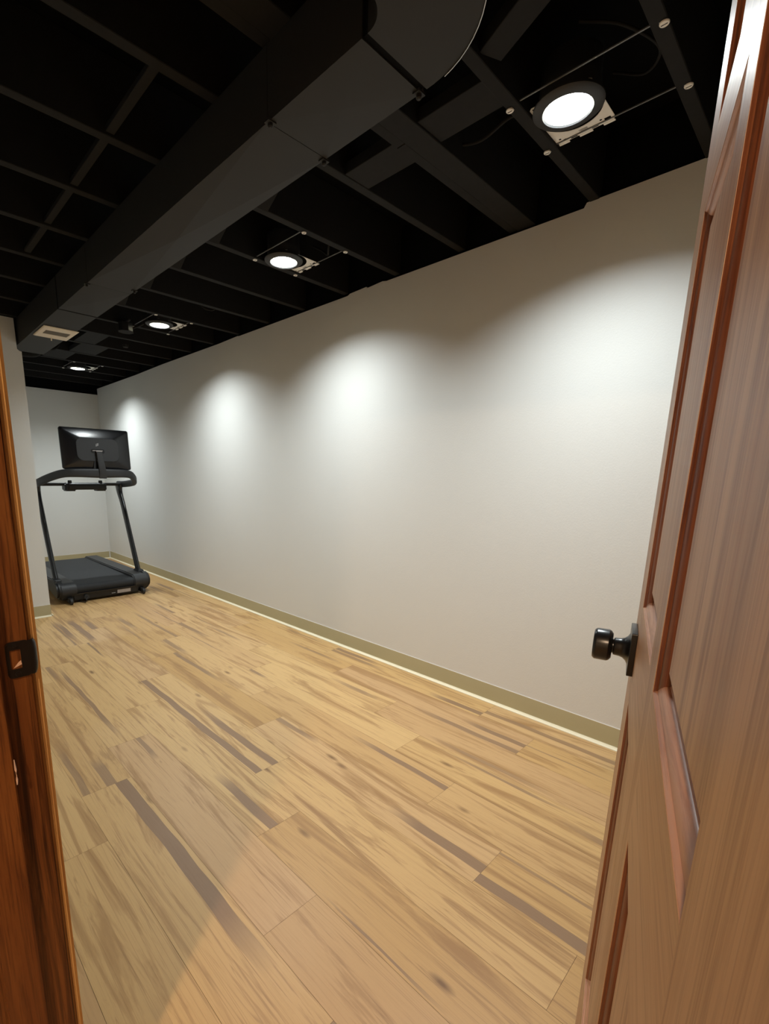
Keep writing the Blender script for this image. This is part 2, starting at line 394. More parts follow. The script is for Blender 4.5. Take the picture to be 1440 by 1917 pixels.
for z in (.9090, .9480):
    MB().lathe([(.0032, 0), (.0030, .0006), (.0012, .0008), (.0, .0004)], Matrix.Translation((.1000, yP - .0018, z)) @ Matrix.Rotation(PI / 2, 4, 'X'), 14, False).build('screw', M_knob, sp, smooth=40)
mb = MB(); mb.box(hx0, hx1, yP - .0003, yP + .0001, hz0, hz1); mb.build('latch_hole', M_stop, sp)
MB().prism([(hx0 + .003, hz0 + .0015), (hx1, hz0 + .005), (hx1 - .0005, hz0 + .0105), (hx1 - .003, hz0 + .009)], 1, yP - .0007, yP - .0003).build('splinter', M_chip, sp)
# casings: room side and hall side
cs = empty('trim_2'); struct(cs, 'oak casing on the room side of the doorway', 'door frame')
MB().box(XL + .0021, XL + .014, .7145, .774, 0, 2.115).build('side_casing', M_casing, cs, bevel=.004)
MB().box(XL + .0021, XL + .014, -.115, -.0555, 0, 2.115).build('side_casing', M_casing, cs, bevel=.004)
MB().box(XL + .0021, XL + .014, -.0554, .7144, 2.056, 2.115).build('head_casing', M_casing, cs, bevel=.004)
cs = empty('trim_3'); struct(cs, 'oak casing on the hall side of the doorway', 'door frame')
MB().box(-.016, -.0041, .7145, .774, 0, 2.115).build('side_casing', M_casing, cs, bevel=.004)
MB().box(-.016, -.0041, -.115, -.0555, 0, 2.115).build('side_casing', M_casing, cs, bevel=.004)
MB().box(-.016, -.0041, -.0554, .7144, 2.056, 2.115).build('head_casing', M_casing, cs, bevel=.004)

# ------------------------------------------------------------------ door leaf
# local frame: x from hinge to free edge, y from the visible hall-side face into the thickness (negative = towards camera side), z up
AZ = math.radians(74.814); u = Vector((math.sin(AZ), math.cos(AZ), 0)); n = Vector((u.y, -u.x, 0))
T_H, DD, DW, DT = .0985, .0378, .762, .035
org = u * T_H + n * DD
door = MB()
Z0, Z1 = .010, 2.030
S_, MUL = .1035, .064
pw = (DW - 2 * S_ - MUL) / 2
cols = [(S_, S_ + pw), (S_ + pw + MUL, DW - S_)]
rows = [(.366, .858), (1.000, 1.478), (1.565, 1.900)]
def leaf_quad(mb, x0, x1, z0, z1, y0=0, y1=DT): mb.box(x0, x1, y0, y1, z0, z1)
mb = MB()
leaf_quad(mb, 0, S_, Z0, Z1); leaf_quad(mb, DW - S_, DW, Z0, Z1); leaf_quad(mb, S_ + pw, S_ + pw + MUL, rows[0][0], rows[2][1])
leaf = mb.build('door_1', M_door); struct(leaf, 'open wooden six-panel door with a black knob', 'door')
leaf.location = org; leaf.rotation_euler = (0, 0, math.atan2(u.y, u.x))
# (local +y must be the world n direction)
if (Matrix.Rotation(math.atan2(u.y, u.x), 3, 'Z') @ Vector((0, 1, 0))).dot(n) < 0:
    leaf.scale = (1, 1, 1); FLIP = -1
else: FLIP = 1
bmf = bmesh.new(); bmf.from_mesh(leaf.data)
for v in bmf.verts: v.co.y *= FLIP
bmesh.ops.recalc_face_normals(bmf, faces=bmf.faces); bmf.to_mesh(leaf.data); bmf.free()
def fy(mb):
    for v in mb.bm.verts: v.co.y *= FLIP
    return mb
zr = [Z0] + [v for r in rows for v in r] + [Z1]
for i in range(0, len(zr), 2):
    mb = MB()
    if i in (0, 6): mb.box(S_, DW - S_, 0, DT, zr[i], zr[i + 1])
    else:
        for c0, c1 in cols: mb.box(c0, c1, 0, DT, zr[i], zr[i + 1])
    fy(mb).build('rail', M_doorh, leaf)
for c0, c1 in cols:
    for r0, r1 in rows:
        # raised panel, both faces
        mb = MB(); e = .0005
        for side in (0, 1):
            Y = (lambda d: d) if side == 0 else (lambda d: DT - d)
            loops = []
            for ins, d in ((.004, .0115), (.013, .0112), (.0165, .0095), (.026, .0068), (.0275, .0060)):
                loops.append([mb.bm.verts.new((x, Y(d), z)) for x, z in ((c0 + ins, r0 + ins), (c1 - ins, r0 + ins), (c1 - ins, r1 - ins), (c0 + ins, r1 - ins))])
            for a, b in zip(loops, loops[1:]):
                for i in range(4): mb.bm.faces.new([a[i], a[(i + 1) % 4], b[(i + 1) % 4], b[i]])
            mb.bm.faces.new(loops[-1])
        fy(mb).build('panel', M_door, leaf)
        # moulding: fillet, ovolo and cove round each opening, mitred
        prof = [(0, .0004), (.0016, .0018), (.0022, .0030), (.0030, .0032), (.0062, .0042), (.0090, .0062), (.0105, .0088), (.0108, .0100), (.0122, .0102), (.0130, .0114)]
        for nm, mt, edges in (('side_moulding', M_mould, (1, 3)), ('cross_moulding', M_mouldh_lit, (0, 2))):
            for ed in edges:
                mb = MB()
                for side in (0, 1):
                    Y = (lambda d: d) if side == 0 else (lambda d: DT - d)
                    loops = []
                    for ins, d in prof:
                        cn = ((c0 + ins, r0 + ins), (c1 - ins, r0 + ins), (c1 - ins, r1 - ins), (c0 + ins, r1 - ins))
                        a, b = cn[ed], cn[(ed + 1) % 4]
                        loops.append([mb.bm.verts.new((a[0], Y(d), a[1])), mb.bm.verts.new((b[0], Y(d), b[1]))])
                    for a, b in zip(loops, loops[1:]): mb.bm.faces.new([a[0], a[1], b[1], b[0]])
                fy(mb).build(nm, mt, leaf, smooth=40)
# knob set
KX, KZ = DW - .062, .926
kn = empty('door_knob', (KX, 0, KZ)); kn.parent = leaf; tag(kn, 'black drum-shaped knob on a square plate')
for sgn, y in ((-1, 0), (1, DT)):
    mb = MB(); mb.prism(rrect(.064, .064, .002, 3), 1, 0, .0075 * sgn); 
    for v in mb.bm.verts: v.co.y = (v.co.y + y) * FLIP
    mb.build('rosette', M_knob, kn, bevel=.0006, seg=1)
    mb = MB(); mb.lathe([(.026, .0070), (.0235, .0080), (.0185, .0105), (.0150, .0145), (.0135, .0190), (.0130, .0262), (.0125, .0270), (.0105, .0275), (.0105, .0300)], Matrix.Translation((0, 0, 0)) @ Matrix.Rotation(-PI / 2 * sgn, 4, 'X'), 40)
    for v in mb.bm.verts: v.co.y = (v.co.y + y) * FLIP
    mb.build('neck', M_knob, kn, smooth=40)
    mb = MB(); mb.lathe([(.0110, .0290), (.0185, .0291), (.0222, .0318), (.0238, .0345), (.0238, .0500), (.0233, .0515), (.0208, .0540), (.0150, .0546), (.0, .0548)], Matrix.Rotation(-PI / 2 * sgn, 4, 'X'), 48, False)
    for v in mb.bm.verts: v.co.y = (v.co.y + y) * FLIP
    mb.build('knob', M_knob, kn, smooth=30)
mb = MB().box(DW - .0004, DW + .0012, .006, .029, KZ - .028, KZ + .028); fy(mb).build('latch_plate', M_knob, leaf)
for z in (.20, 1.02, 1.83):
    mb = MB(); mb.lathe([(.0065, -.045), (.0065, .045)], Matrix.Translation((-.0065, DT + .004, z)), 16)
    mb.box(-.0012, -.0002, .004, DT, z - .044, z + .044); fy(mb).build('hinge', M_knob, leaf, smooth=40)

# ------------------------------------------------------------------ joists
def joist_labels():
    yield -1.38, 'black joist at the near end of the room'
    yield -.975, 'black joist second from the near end of the room'
    yield -.57, 'black joist behind the door top'
    yield -.165, 'black joist over the doorway hinge'
    yield .10, 'black joist just nearer than the two bright round screws of the first light'
    yield .47, 'black joist carrying the near bar ends of the first light, at upper right'
    yield .845, 'black joist on the far side of the nearest light, with two round screw heads'
    lab = ['black joist just beyond the heavy beam, meeting the duct at a hanger', 'black joist on the near side of the second light',
           'black joist on the far side of the second light', 'black joist midway between the second and third lights',
           'black joist second in front of the third light', 'black joist on the near side of the third light',
           'black joist on the far side of the third light, above the junction box', 'black joist first beyond the junction box',
           'black joist second beyond the junction box', 'black joist last before the fourth light bay',
           'black joist on the near side of the fourth light', 'black joist on the far side of the fourth light',
           'black joist second from the end wall', 'black joist closest to the end wall']
    for k, l in enumerate(lab): yield 1.455 + .405 * k, l
proto = None
for y, lab in joist_labels():
    if y > YB - .05: continue
    if proto is None:
        proto = MB().box(.0, XW + .012, 0, .038, ZJ, ZD - .0005).build('ceiling_joist', M_blackwood, bevel=.002, seg=1); o = proto
    else: o = proto.copy(); C.objects.link(o)
    o.location = (0, y, 0)
    tag(o, lab, 'joist', 'open black ceiling joists')
bmn = empty('ceiling_beam', (0, 1.106, ZJ)); tag(bmn, 'black heavy built-up beam crossing between the first and second lights', 'beam')
MB().box(.0, XW + .012, 0, .083, -.004, ZD - ZJ - .001).build('double_joist', M_blackwood, bmn, bevel=.002, seg=1)
for a, b in ((0.0, 1.43), (1.433, XW + .012)): MB().box(a, b, .0855, .122, .0005, ZD - ZJ - .001).build('ply', M_blackwood, bmn, bevel=.0015, seg=1)

# flat blocking boards between the joists
def board(name, x0, x1, y0, y1, z0, label, rz=0, t=.038):
    cx, cy = (x0 + x1) / 2, (y0 + y1) / 2
    o = MB().box(x0 - cx, x1 - cx, y0 - cy, y1 - cy, 0, t).build(name, M_blackwood, bevel=.0015, seg=1)
    o.location = (cx, cy, z0); o.rotation_euler = (0, 0, rz); return tag(o, label, 'blocking', 'flat boards between the joists')
board('blocking_board', 1.408, 1.537, 1.2275, 1.4560, ZJ + .003, 'flat black board between the heavy beam and the next joist beyond')
board('blocking_board', 1.385, 1.515, .882, 1.1070, ZJ + .003, 'flat black board between the heavy beam and the nearest light')
board('blocking_board', 1.236, 1.308, .505, .85, ZJ + .012, 'slanting black board left of the nearest light by the duct elbow', rz=math.radians(-24))
board('blocking_board', 1.43, 1.66, 4.7325, 5.1010, ZJ + .003, 'flat black board left beyond the junction box, before the fourth light')
board('blocking_board', 1.36, 1.53, 4.3275, 4.696, ZJ + .003, 'flat black board nearer of the two beside the white register')
board('blocking_board', 1.30, 1.50, 5.1375, 5.506, ZJ + .003, 'flat black board next to the fourth light')
# diagonal cross bridging
def bridging(x0, x1, y, label, grp, down_far=True):
    a, b = (ZD - .012, ZJ + .006) if down_far else (ZJ + .006, ZD - .012)
    ya, yb = y + .0385, y + .4045
    d = Vector((0, yb - ya, b - a)).normalized(); nrm = Vector((0, -d.z, d.y)) * .010
    mb = MB(); pts = [(ya, a), (yb, b)]
    poly = [(ya, a - .010), (ya, a + .010), (yb, b + .010), (yb, b - .010)]
    mb.prism([(p[0] - y, p[1]) for p in poly], 0, x0, x1)
    o = mb.build('joist_bridging', M_blackwood); o.location = (0, y, 0)
    return tag(o, label, 'bridging', grp)
for k, l in enumerate(('nearest the heavy beam', 'left of the second light', 'just past the second light', 'midway to the third light', 'closest to the third light')):
    bridging(1.262, 1.345, 1.455 + .405 * k, 'diagonal black brace between joists right of the duct, ' + l, 'braces right of the duct')
    bridging(1.200, 1.255, 1.455 + .405 * k, 'opposite diagonal brace tucked above the duct, ' + l, 'braces right of the duct', False)
for k, l in enumerate(('largest, at the top left', 'second from the top left', 'third from the top left', 'fourth, small and faint')):
    board('joist_brace', .694, .722, 1.4925 + .405 * k, 1.861 + .405 * k, ZJ + .010, 'narrow dark brace between joists left of the duct, ' + l, 0, .018)['group'] = 'narrow braces left of the duct'

# ------------------------------------------------------------------ duct
dz, dt_, dl, dr = 2.090, 2.262, .877, 1.088
duct = empty('air_duct', (.98, 2.7, dz)); duct_inv = Vector((-.98, -2.7, -dz))
tag(duct, 'long black rectangular sheet-metal duct running under the joists', 'duct')
def dadd(mb, name, m, **k):
    for v in mb.bm.verts: v.co += duct_inv
    return mb.build(name, m, duct, **k)
def duct_panel(y0, y1, cross):
    mb = MB(); b = cross
    cx, cy = (dl + dr) / 2, (y0 + y1) / 2
    c = mb.bm.verts.new((cx, cy, dz - b)); q = [mb.bm.verts.new(p) for p in ((dl, y0, dz), (dr, y0, dz), (dr, y1, dz), (dl, y1, dz))]
    for i in range(4): mb.bm.faces.new([q[i], q[(i + 1) % 4], c])
    t = [mb.bm.verts.new((v.co.x, v.co.y, dt_)) for v in q]
    for i in range(4): mb.bm.faces.new([q[i], q[(i + 1) % 4], t[(i + 1) % 4], t[i]])
    mb.bm.faces.new(t)
    return dadd(mb, 'duct_section', M_duct)
segs = [(.862, 1.205, .003), (1.207, 2.727, .011), (2.729, 3.255, .005), (3.272, 4.57, .001)]
for a in segs: duct_panel(*a)
def band(y, proud, w, m=M_duct):
    mb = MB().box(dl - proud, dr + proud, y - w / 2, y + w / 2, dz - proud, dt_ + .001); return dadd(mb, 'seam', m)
mb = MB().box(dl + .004, dr - .004, 3.254, 3.273, dz + .004, dt_ - .004); dadd(mb, 'seam', M_black)
mb = MB().box(dl + .004, dr - .004, .846, .863, dz + .004, dt_ - .004); dadd(mb, 'seam', M_black)
# elbow turning towards the hall, then a short run into the hall wall
ecx, ecy, Ro, Ri = .815, .845, .273, .062
mb = MB(); n_ = 20; rb = []
for i in range(n_ + 1):
    a = -PI / 2 * i / n_
    ci, si = math.cos(a), math.sin(a)
    rb.append([mb.bm.verts.new((ecx + R * ci, ecy + R * si, z)) for R, z in ((Ri, dz), (Ro, dz), (Ro, dt_), (Ri, dt_))])
rb.append([mb.bm.verts.new((.12, v.co.y, v.co.z)) for v in rb[-1]])
for a, b in zip(rb, rb[1:]):
    for i in range(4): mb.bm.faces.new([a[i], a[(i + 1) % 4], b[(i + 1) % 4], b[i]])
mb.bm.faces.new(rb[0]); mb.bm.faces.new(rb[-1])
dadd(mb, 'elbow', M_duct, smooth=25)
path = [(ecx + (Ro + .0015) * math.cos(-PI / 2 * i / 16), ecy + (Ro + .0015) * math.sin(-PI / 2 * i / 16), dz - .001) for i in range(2, 15)]
mb = MB().sweep(path, [(-.0008, -.0015), (.0008, -.0015), (.0008, .0015), (-.0008, .0015)])
tag(dadd(mb, 'seam_edge', M_steel), 'bare shiny metal edge of the elbow')
# hanger clips and strap ends
for x, y in ((dl + .004, 1.20), (dr, 1.215), (dr - .004, .865), (dr - .006, 2.66), (dl + .002, 2.745)):
    mb = MB().box(x - .013, x + .013, y - .010, y + .010, dz - .004, dz + .002).lathe([(.007, 0), (.007, -.007), (.004, -.010), (0, -.010)], Matrix.Translation((x, y, dz - .004)), 12, False)
    mb.box(x - .002, x + .002, y - .012, y + .012, dz, ZJ + .02) if x > 1 else None
    dadd(mb, 'hanger_strap', M_duct, smooth=40)
# register: cream face plate with a slotted louver and a lever
vx0, vx1, vy0, vy1 = .892, 1.100, 3.665, 3.955
reg = empty('vent_register', Vector(((vx0 + vx1) / 2, (vy0 + vy1) / 2, dz - .002)) + duct_inv); reg.parent = duct
tag(reg, 'cream metal register set into the black duct')
hw, hh = (vx1 - vx0) / 2, (vy1 - vy0) / 2
mb = MB(); lo = []
for w, h, z in ((hw, hh, 0), (hw, hh, -.003), (hw - .006, hh - .006, -.007), (.074, .052, -.008), (.072, .050, -.002)):
    oy = -.015 if w < .08 else 0
    lo.append([mb.bm.verts.new((x, y + oy, z)) for x, y in ((-w, -h), (w, -h), (w, h), (-w, h))])
for a, b in zip(lo, lo[1:]):
    for i in range(4): mb.bm.faces.new([a[i], a[(i + 1) % 4], b[(i + 1) % 4], b[i]])
mb.bm.faces.new(lo[-1])
mb.build('face_plate', M_cream, reg)
mb = MB()
for i in range(14):
    y = -.060 + .0070 * i
    mb.box(-.071, .071, y, y + .0012, -.0075, -.0022, Matrix.Translation((0, 0, 0)))
mb.build('louver', M_slot, reg)
MB().box(-.0705, .0705, -.0645, .0345, -.0030, -.0022).build('louver_back', M_slot, reg)
MB().box(-.003, .003, .118, .128, -.026, -.006).build('lever', M_cream, reg, bevel=.001)

# round black pipe and a loop of cable past the duct end
o = MB().tube(smooth_path([(.90, 5.05, 2.18), (1.02, 5.02, 2.17), (1.13, 4.98, 2.18), (1.17, 5.0, 2.26), (1.17, 5.02, 2.40)]), .032, 14).build('drain_pipe', M_blackwood, smooth=60)
tag(o, 'short black pipe with a bend just past the end of the duct', 'pipe')
o = MB().tube(smooth_path([(.93, 4.70, 2.262), (1.05, 4.66, 2.20), (1.17, 4.66, 2.16), (1.235, 4.68, 2.21), (1.22, 4.71, 2.266)]), .008, 8).build('electrical_cable', M_blackwood, smooth=60)
tag(o, 'loop of black cable curling out beside the duct end', 'cable', 'loose black cables')
def cable(pts, r, label):
    o = MB().tube(smooth_path(pts), r, 8).build('electrical_cable', M_blackwood, smooth=60)
    return tag(o, label, 'cable', 'loose black cables')
cable([(1.345, 1.86, 2.40), (1.36, 1.70, 2.40), (1.40, 1.56, 2.39), (1.43, 1.494, 2.38)], .005, 'thin straight black cable slanting between the beam joist and the second light')
cable([(1.60, 1.189, 2.33), (1.66, 1.06, 2.31), (1.66, .94, 2.33), (1.70, .884, 2.33)], .005, 'black cable drooping just left of the nearest light')
cable([(1.76, 1.90, 2.40), (1.80, 1.97, 2.30), (1.84, 2.02, 2.29), (1.86, 2.08, 2.33), (1.83, 2.13, 2.36)], .005, 'black cable arching above the second light plate')
cable([(1.78, 3.085, 2.30), (1.80, 3.115, 2.262), (1.76, 3.18, 2.28), (1.70, 3.22, 2.36)], .005, 'black cable end hooked under a joist between the second and third lights')
cable([(1.86, 2.706, 2.36), (1.85, 2.735, 2.29), (1.80, 2.76, 2.33)], .004, 'small black cable end dangling midway beyond the second light')
cable([(1.56, .70, 2.40), (1.60, .60, 2.36), (1.72, .54, 2.34), (1.82, .60, 2.36), (1.84, .70, 2.42)], .004, 'faint black cable arching over the nearest light')

# junction box by the third light
jb = empty('junction_box', (1.478, 3.842, 2.1995)); tag(jb, 'black octagonal junction box hanging left of the third light', 'electrical box')
MB().lathe([(.050, 0), (.052, .003), (.052, .055), (.046, .058)], None, 8).build('box', M_plastic, jb, smooth=20)
MB().lathe([(.056, -.003), (.056, 0), (.02, .0005)], None, 8).build('cover', M_blackwood, jb, smooth=20)
MB().box(-.006, .006, -.09, .09, .058, .066).build('bracket', M_grey, jb)
MB().tube([(.045, -.02, .03), (.08, -.05, .045), (.10, -.09, .06)], .008, 8).build('conduit', M_blackwood, jb, smooth=60)
o = MB().tube([(1.645, 4.305, 2.267), (1.645, 4.305, 2.165)], .006, 8).lathe([(.020, 2.20), (.022, 2.205), (.022, 2.222), (.008, 2.226)], Matrix.Translation((1.645, 4.305, 0)), 12).build('pipe_hanger', M_blackwood, smooth=40)
tag(o, 'small black rod with a round collar hanging left of the junction box', 'pipe hanger')

# ------------------------------------------------------------------ recessed lights
LED_W = 18.5
def make_light():
    t = empty('recessed_light', (0, 0, 2.272))
    can = empty('lamp_body', (0, 0, 0)); can.parent = t
    MB().lathe([(.064, .034), (.082, .034), (.082, .10), (.06, .115), (0, .115)], None, 32, False).build('housing', M_plastic, can, smooth=40)
    MB().lathe([(.0665, -.018), (.0700, -.0225), (.092, -.0195), (.0985, -.014), (.0985, -.010), (.084, -.010), (.084, .036)], None, 48, False).build('trim_ring', M_grey, can, smooth=35)
    tag(MB().lathe([(.0665, -.018), (.0640, -.004), (.0610, .026)], None, 48, False).build('baffle', M_baffle, can, smooth=50), 'pale reflector inside the ring')
    tag(MB().lathe([(.0615, .0190), (.030, .0185), (.001, .0185)], None, 40, True).build('lens', M_led, can, smooth=60), 'glowing white lens')
    ld = bpy.data.lights.new('lamp', 'AREA'); ld.shape = 'DISK'; ld.size = .112; ld.energy = LED_W; ld.color = (.91, .985, 1.0); ld.spread = math.radians(132)
    lo_ = bpy.data.objects.new('lamp', ld); C.objects.link(lo_); lo_.parent = can; lo_.location = (0, 0, .0175)
    # mounting plate with a big round hole
    mb = MB(); R = .088; w, h0, h1 = .124, -.088, .088; pts = []
    angs = [2 * PI * i / 64 for i in range(64)]
    def outer(a):
        c, s = math.cos(a), math.sin(a); k = min((w if c > 0 else .098) / abs(c) if abs(c) > 1e-6 else 9, .089 / abs(s) if abs(s) > 1e-6 else 9); return (c * k, s * k)
    for z in (0, .0012):
        A = [mb.bm.verts.new((*outer(a), z)) for a in angs]; B = [mb.bm.verts.new((R * math.cos(a), R * math.sin(a), z)) for a in angs]
        for i in range(64): j = (i + 1) % 64; mb.bm.faces.new([A[i], A[j], B[j], B[i]])
    for x in (.124,):  # folded tabs that clasp the bars
        for y0, y1 in ((-.085, -.052), (-.02, .02), (.052, .085)): mb.box(x, x + .009, y0, y1, -.001, .0014)
    pl = mb.build('mounting_plate', M_white, t); pl.location = (.022, 0, .004); tag(pl, 'white painted mounting plate')
    for x, y, a, b in ((.106, -.070, .005, .009), (.118, -.030, .003, .010), (.119, .034, .003, .010), (.112, .060, .004, .004), (.100, -.052, .003, .003), (.100, .072, .003, .003), (-.088, .074, .004, .006), (-.088, -.074, .004, .006)):
        MB().box(x - a, x + a, y - b, y + b, -.0004, -.0001).build('slot', M_black, pl)
    mb = MB()
    for i in range(5): mb.box(.0985 + .0035 * i, .1000 + .0035 * i, -.012, .014 - .003 * (i % 2), -.0003, -.0001)
    mb.build('printed_label', M_grey, pl)
    for x in (-.134, .134):
        mb = MB().box(x - .0022, x + .0022, -.188, .188, .0015, .0045)
        br = mb.build('hanger_bar', M_bar, t)
    for x in (-.134, .134):
        for y, s in ((-.188, -1), (.188, 1)):
            mb = MB().box(x - .010, x + .010, y, y + .0012 * s, -.004, .030) if s > 0 else MB().box(x - .010, x + .010, y - .0012, y, -.004, .030)
            mb.box(x - .008, x + .008, *sorted((y, y + .016 * s)), -.0085, -.0075)
            mb.build('end_bracket', M_steel, t)
            MB().lathe([(0, -.0125), (.0098, -.0120), (.0112, -.0105), (.0112, -.0085)], Matrix.Translation((x, y + .010 * s, 0)), 20, False).build('screw', M_white, t, smooth=40)
            MB().box(x - .0012, x + .0012, y + .010 * s - .007, y + .010 * s + .007, -.0129, -.0121).build('screw_slot', M_plastic, t)
    return t
L0 = make_light()
spots = [(1.672, .677, .080, 'nearest and largest round recessed light, above the door top'),
         (1.702, 2.083, .105, 'second nearest round recessed light along the ceiling'),
         (1.700, 3.703, .000, 'third round recessed light, beside the junction box'),
         (1.722, 5.728, .085, 'farthest and smallest round recessed light, near the end wall')]
for i, (x, y, dy, lab) in enumerate(spots):
    t = L0 if i == 0 else copy_tree(L0)
    t.location = (x, y, 2.272)
    for ch in t.children:
        if ch.name.split('.')[0] == 'lamp_body': ch.location = (-.028, dy - .012, 0)
        if ch.name.split('.')[0] == 'mounting_plate': ch.location = (ch.location.x, dy, ch.location.z)
    tag(t, lab, 'ceiling light', 'recessed ceiling lights')

# hall ceiling light (behind the camera), warm
hl = empty('hall_light', (-1.12, -.19, 2.3002)); tag(hl, 'warm round hallway ceiling light', 'ceiling light')
MB().lathe([(.062, -.001), (.085, -.006), (.088, -.002), (.088, 0)], None, 40, False).build('trim_ring', M_white, hl, smooth=40)
MB().lathe([(.062, -.002), (.03, -.0025), (.001, -.0025)], None, 40, True).build('lens', M_hallled, hl, smooth=60)

# ------------------------------------------------------------------ treadmill
TX, TY = 1.445, 5.35
tm = empty('treadmill', (TX, TY, 0)); tag(tm, 'black treadmill with a large screen facing the end wall', 'treadmill')
def tb(mb, name, m, parent=tm, **k):
    if parent is tm:
        for v in mb.bm.verts: v.co -= Vector((TX, TY, 0))
    return mb.build(name, m, parent, **k)
# deck: belt running round its front roller (profile in y,z)
def arc(cy, cz, r, a0, a1, n=10): return [(cy + r * math.cos(math.radians(a0 + (a1 - a0) * i / n)), cz + r * math.sin(math.radians(a0 + (a1 - a0) * i / n))) for i in range(n + 1)]
belt = [(6.19, .155), (6.15, .162)] + arc(4.675, .122, .040, 90, 200) + [(4.645, .090), (6.15, .090), (6.19, .10)]
mb = MB().prism(belt, 0, 1.183, 1.692); tb(mb, 'belt', M_belt, smooth=35)
# deck sides with rounded front caps
for s, (xi, xo) in (('L', (1.182, 1.045)), ('R', (1.693, 1.835))):
    sgn = 1 if xo > xi else -1
    prof = [(6.20, .070), (6.20, .165), (6.17, .176), (4.90, .190), (4.78, .190)] + arc(4.690, .118, .072, 80, 205, 9) + [(4.665, .035), (4.78, .030), (5.0, .055)]
    mb = MB().prism(prof, 0, min(xi, xo), max(xi, xo)); tb(mb, 'side_rail', M_grey, bevel=.010, seg=3)
    prof2 = arc(4.715, .120, .082, 60, 300, 14) + [(4.86, .060), (4.90, .110), (4.86, .170)]
    a, b = xo - .045 * sgn, xo + .024 * sgn
    mb = MB().prism(prof2, 0, min(a, b), max(a, b)); tb(mb, 'front_cap', M_plastic, bevel=.016, seg=4)
    mb = MB().lathe([(.0, -.011), (.026, -.011), (.028, -.008), (.028, .008), (.026, .011), (0, .011)], Matrix.Translation((xo - .07 * sgn, 4.60, .0285)) @ Matrix.Rotation(PI / 2, 4, 'Y'), 20, False)
    tb(mb, 'wheel', M_rubber, smooth=40)
    mb = MB().box(xo - .09 * sgn if sgn > 0 else xo + .05, xo - .05 * sgn if sgn > 0 else xo + .09, 4.60, 4.68, .022, .06); tb(mb, 'wheel_bracket', M_plastic)
    mb = MB().lathe([(.03, .0), (.03, .02), (.02, .035), (.02, .07)], Matrix.Translation((xo - .06 * sgn, 6.05, 0)), 16); tb(mb, 'foot', M_rubber, smooth=40)
# front panel under the belt
mb = MB().prism([(4.640, .088), (4.632, .080), (4.640, .030), (4.66, .012), (4.95, .012), (6.1, .06), (6.1, .09)], 0, 1.150, 1.730); fp = tb(mb, 'front_panel', M_plastic, smooth=35)
mb = MB().box(1.17, 1.71, 4.626, 4.64, .080, .089); tb(mb, 'trim_strip', M_gloss, bevel=.002)
def on_front(x0, x1, z0, z1, name, m):
    mb = MB().box(x0, x1, 4.6305, 4.634, z0, z1, Matrix.Identity(4)); 
    for v in mb.bm.verts: v.co.y += (.080 - v.co.z) * .16
    tag(tb(mb, name, m), 'small pale sticker' if name != 'logo' else None)
on_front(1.530, 1.655, .036, .070, 'spec_label', M_label)
mb = MB(); 
for i in range(6): mb.box(1.478 + i * .0058, 1.4815 + i * .0058, 4.6360, 4.6380, .042, .047 + .0015 * (i % 2))
tb(mb, 'lettering', M_logo)
mb = MB().lathe([(.0, -.008), (.022, -.008), (.022, .008), (0, .008)], Matrix.Translation((1.25, 4.618, .05)) @ Matrix.Rotation(PI / 2, 4, 'X'), 16, False); tb(mb, 'power_inlet', M_grey, smooth=40)
mb = MB().tube(smooth_path([(1.25, 4.61, .052), (1.238, 4.585, .04), (1.23, 4.59, .012), (1.20, 4.66, .008), (1.10, 4.9, .008)]), .005, 8); tb(mb, 'power_cord', M_plastic, smooth=60)
# uprights: flat oval tubes leaning towards the runner
for sgn in (-1, 1):
    X = TX + sgn * .378
    Pp = [(X, 4.835, .150), (X, 4.99, .50), (X - sgn * .002, 5.13, .83), (X - sgn * .004, 5.20, .975), (X - sgn * .004, 5.21, 1.045)]
    Pp = smooth_path(Pp, 6); secs = []
    for i, p in enumerate(Pp):
        k = max(0, (p.z - .90) / .14); secs.append(circ(.041 + .030 * k * k, .022 + .006 * k, 16))
    # section axes: first along the lean direction, second across
    mb = MB(); mb.sweep(Pp, secs, up=Vector((1, 0, 0))); tb(mb, 'upright', M_gloss, smooth=60)
    mb = MB(); mb.prism(rrect(.13, .05, .02, 4, 4.84, .185), 0, X - .030, X + .030); tb(mb, 'upright_socket', M_plastic, bevel=.008)
# handlebar: flat front bar sweeping outwards, back and down on both sides
hb = []
half = [(0, 4.600, 1.165), (.12, 4.600, 1.166), (.22, 4.612, 1.165), (.285, 4.650, 1.158), (.335, 4.715, 1.138), (.385, 4.805, 1.108), (.412, 4.90, 1.082), (.415, 5.02, 1.068), (.405, 5.16, 1.058), (.392, 5.27, 1.056)]
left = [(TX - a, b, c) for a, b, c in half[::-1]]; right = [(TX + a, b, c) for a, b, c in half[1:]]
hp = smooth_path(left + right, 6)
secs = []
for p in hp:
    t = min(1, abs(p.x - TX) / .40); secs.append(rrect(.036 + .008 * t, .082 - .018 * t, .017, 4))
mb = MB().sweep(hp, secs); tb(mb, 'handlebar', M_grey, smooth=45)
# console bar with two control pods and the box below
mb = MB().prism(rrect(.10, .030, .010, 4, 5.215, 1.055), 0, TX - .385, TX + .385); tb(mb, 'console_bar', M_plastic, bevel=.003)
mb = MB().prism(rrect(.16, .060, .015, 4, 5.19, 1.034), 0, TX - .125, TX + .20); tb(mb, 'tray', M_plastic, bevel=.006)
for x in (TX - .105, TX + .175):
    mb = MB().prism(rrect(.13, .080, .02, 4, 5.185, 1.030), 0, x - .05, x + .05); tb(mb, 'control_pod', M_plastic, bevel=.012, seg=3)
    mb = MB().lathe([(.018, 0), (.018, .022), (.014, .026), (0, .026)], Matrix.Translation((x, 5.15, 1.068)), 20, False); tb(mb, 'knob', M_gloss, smooth=40)
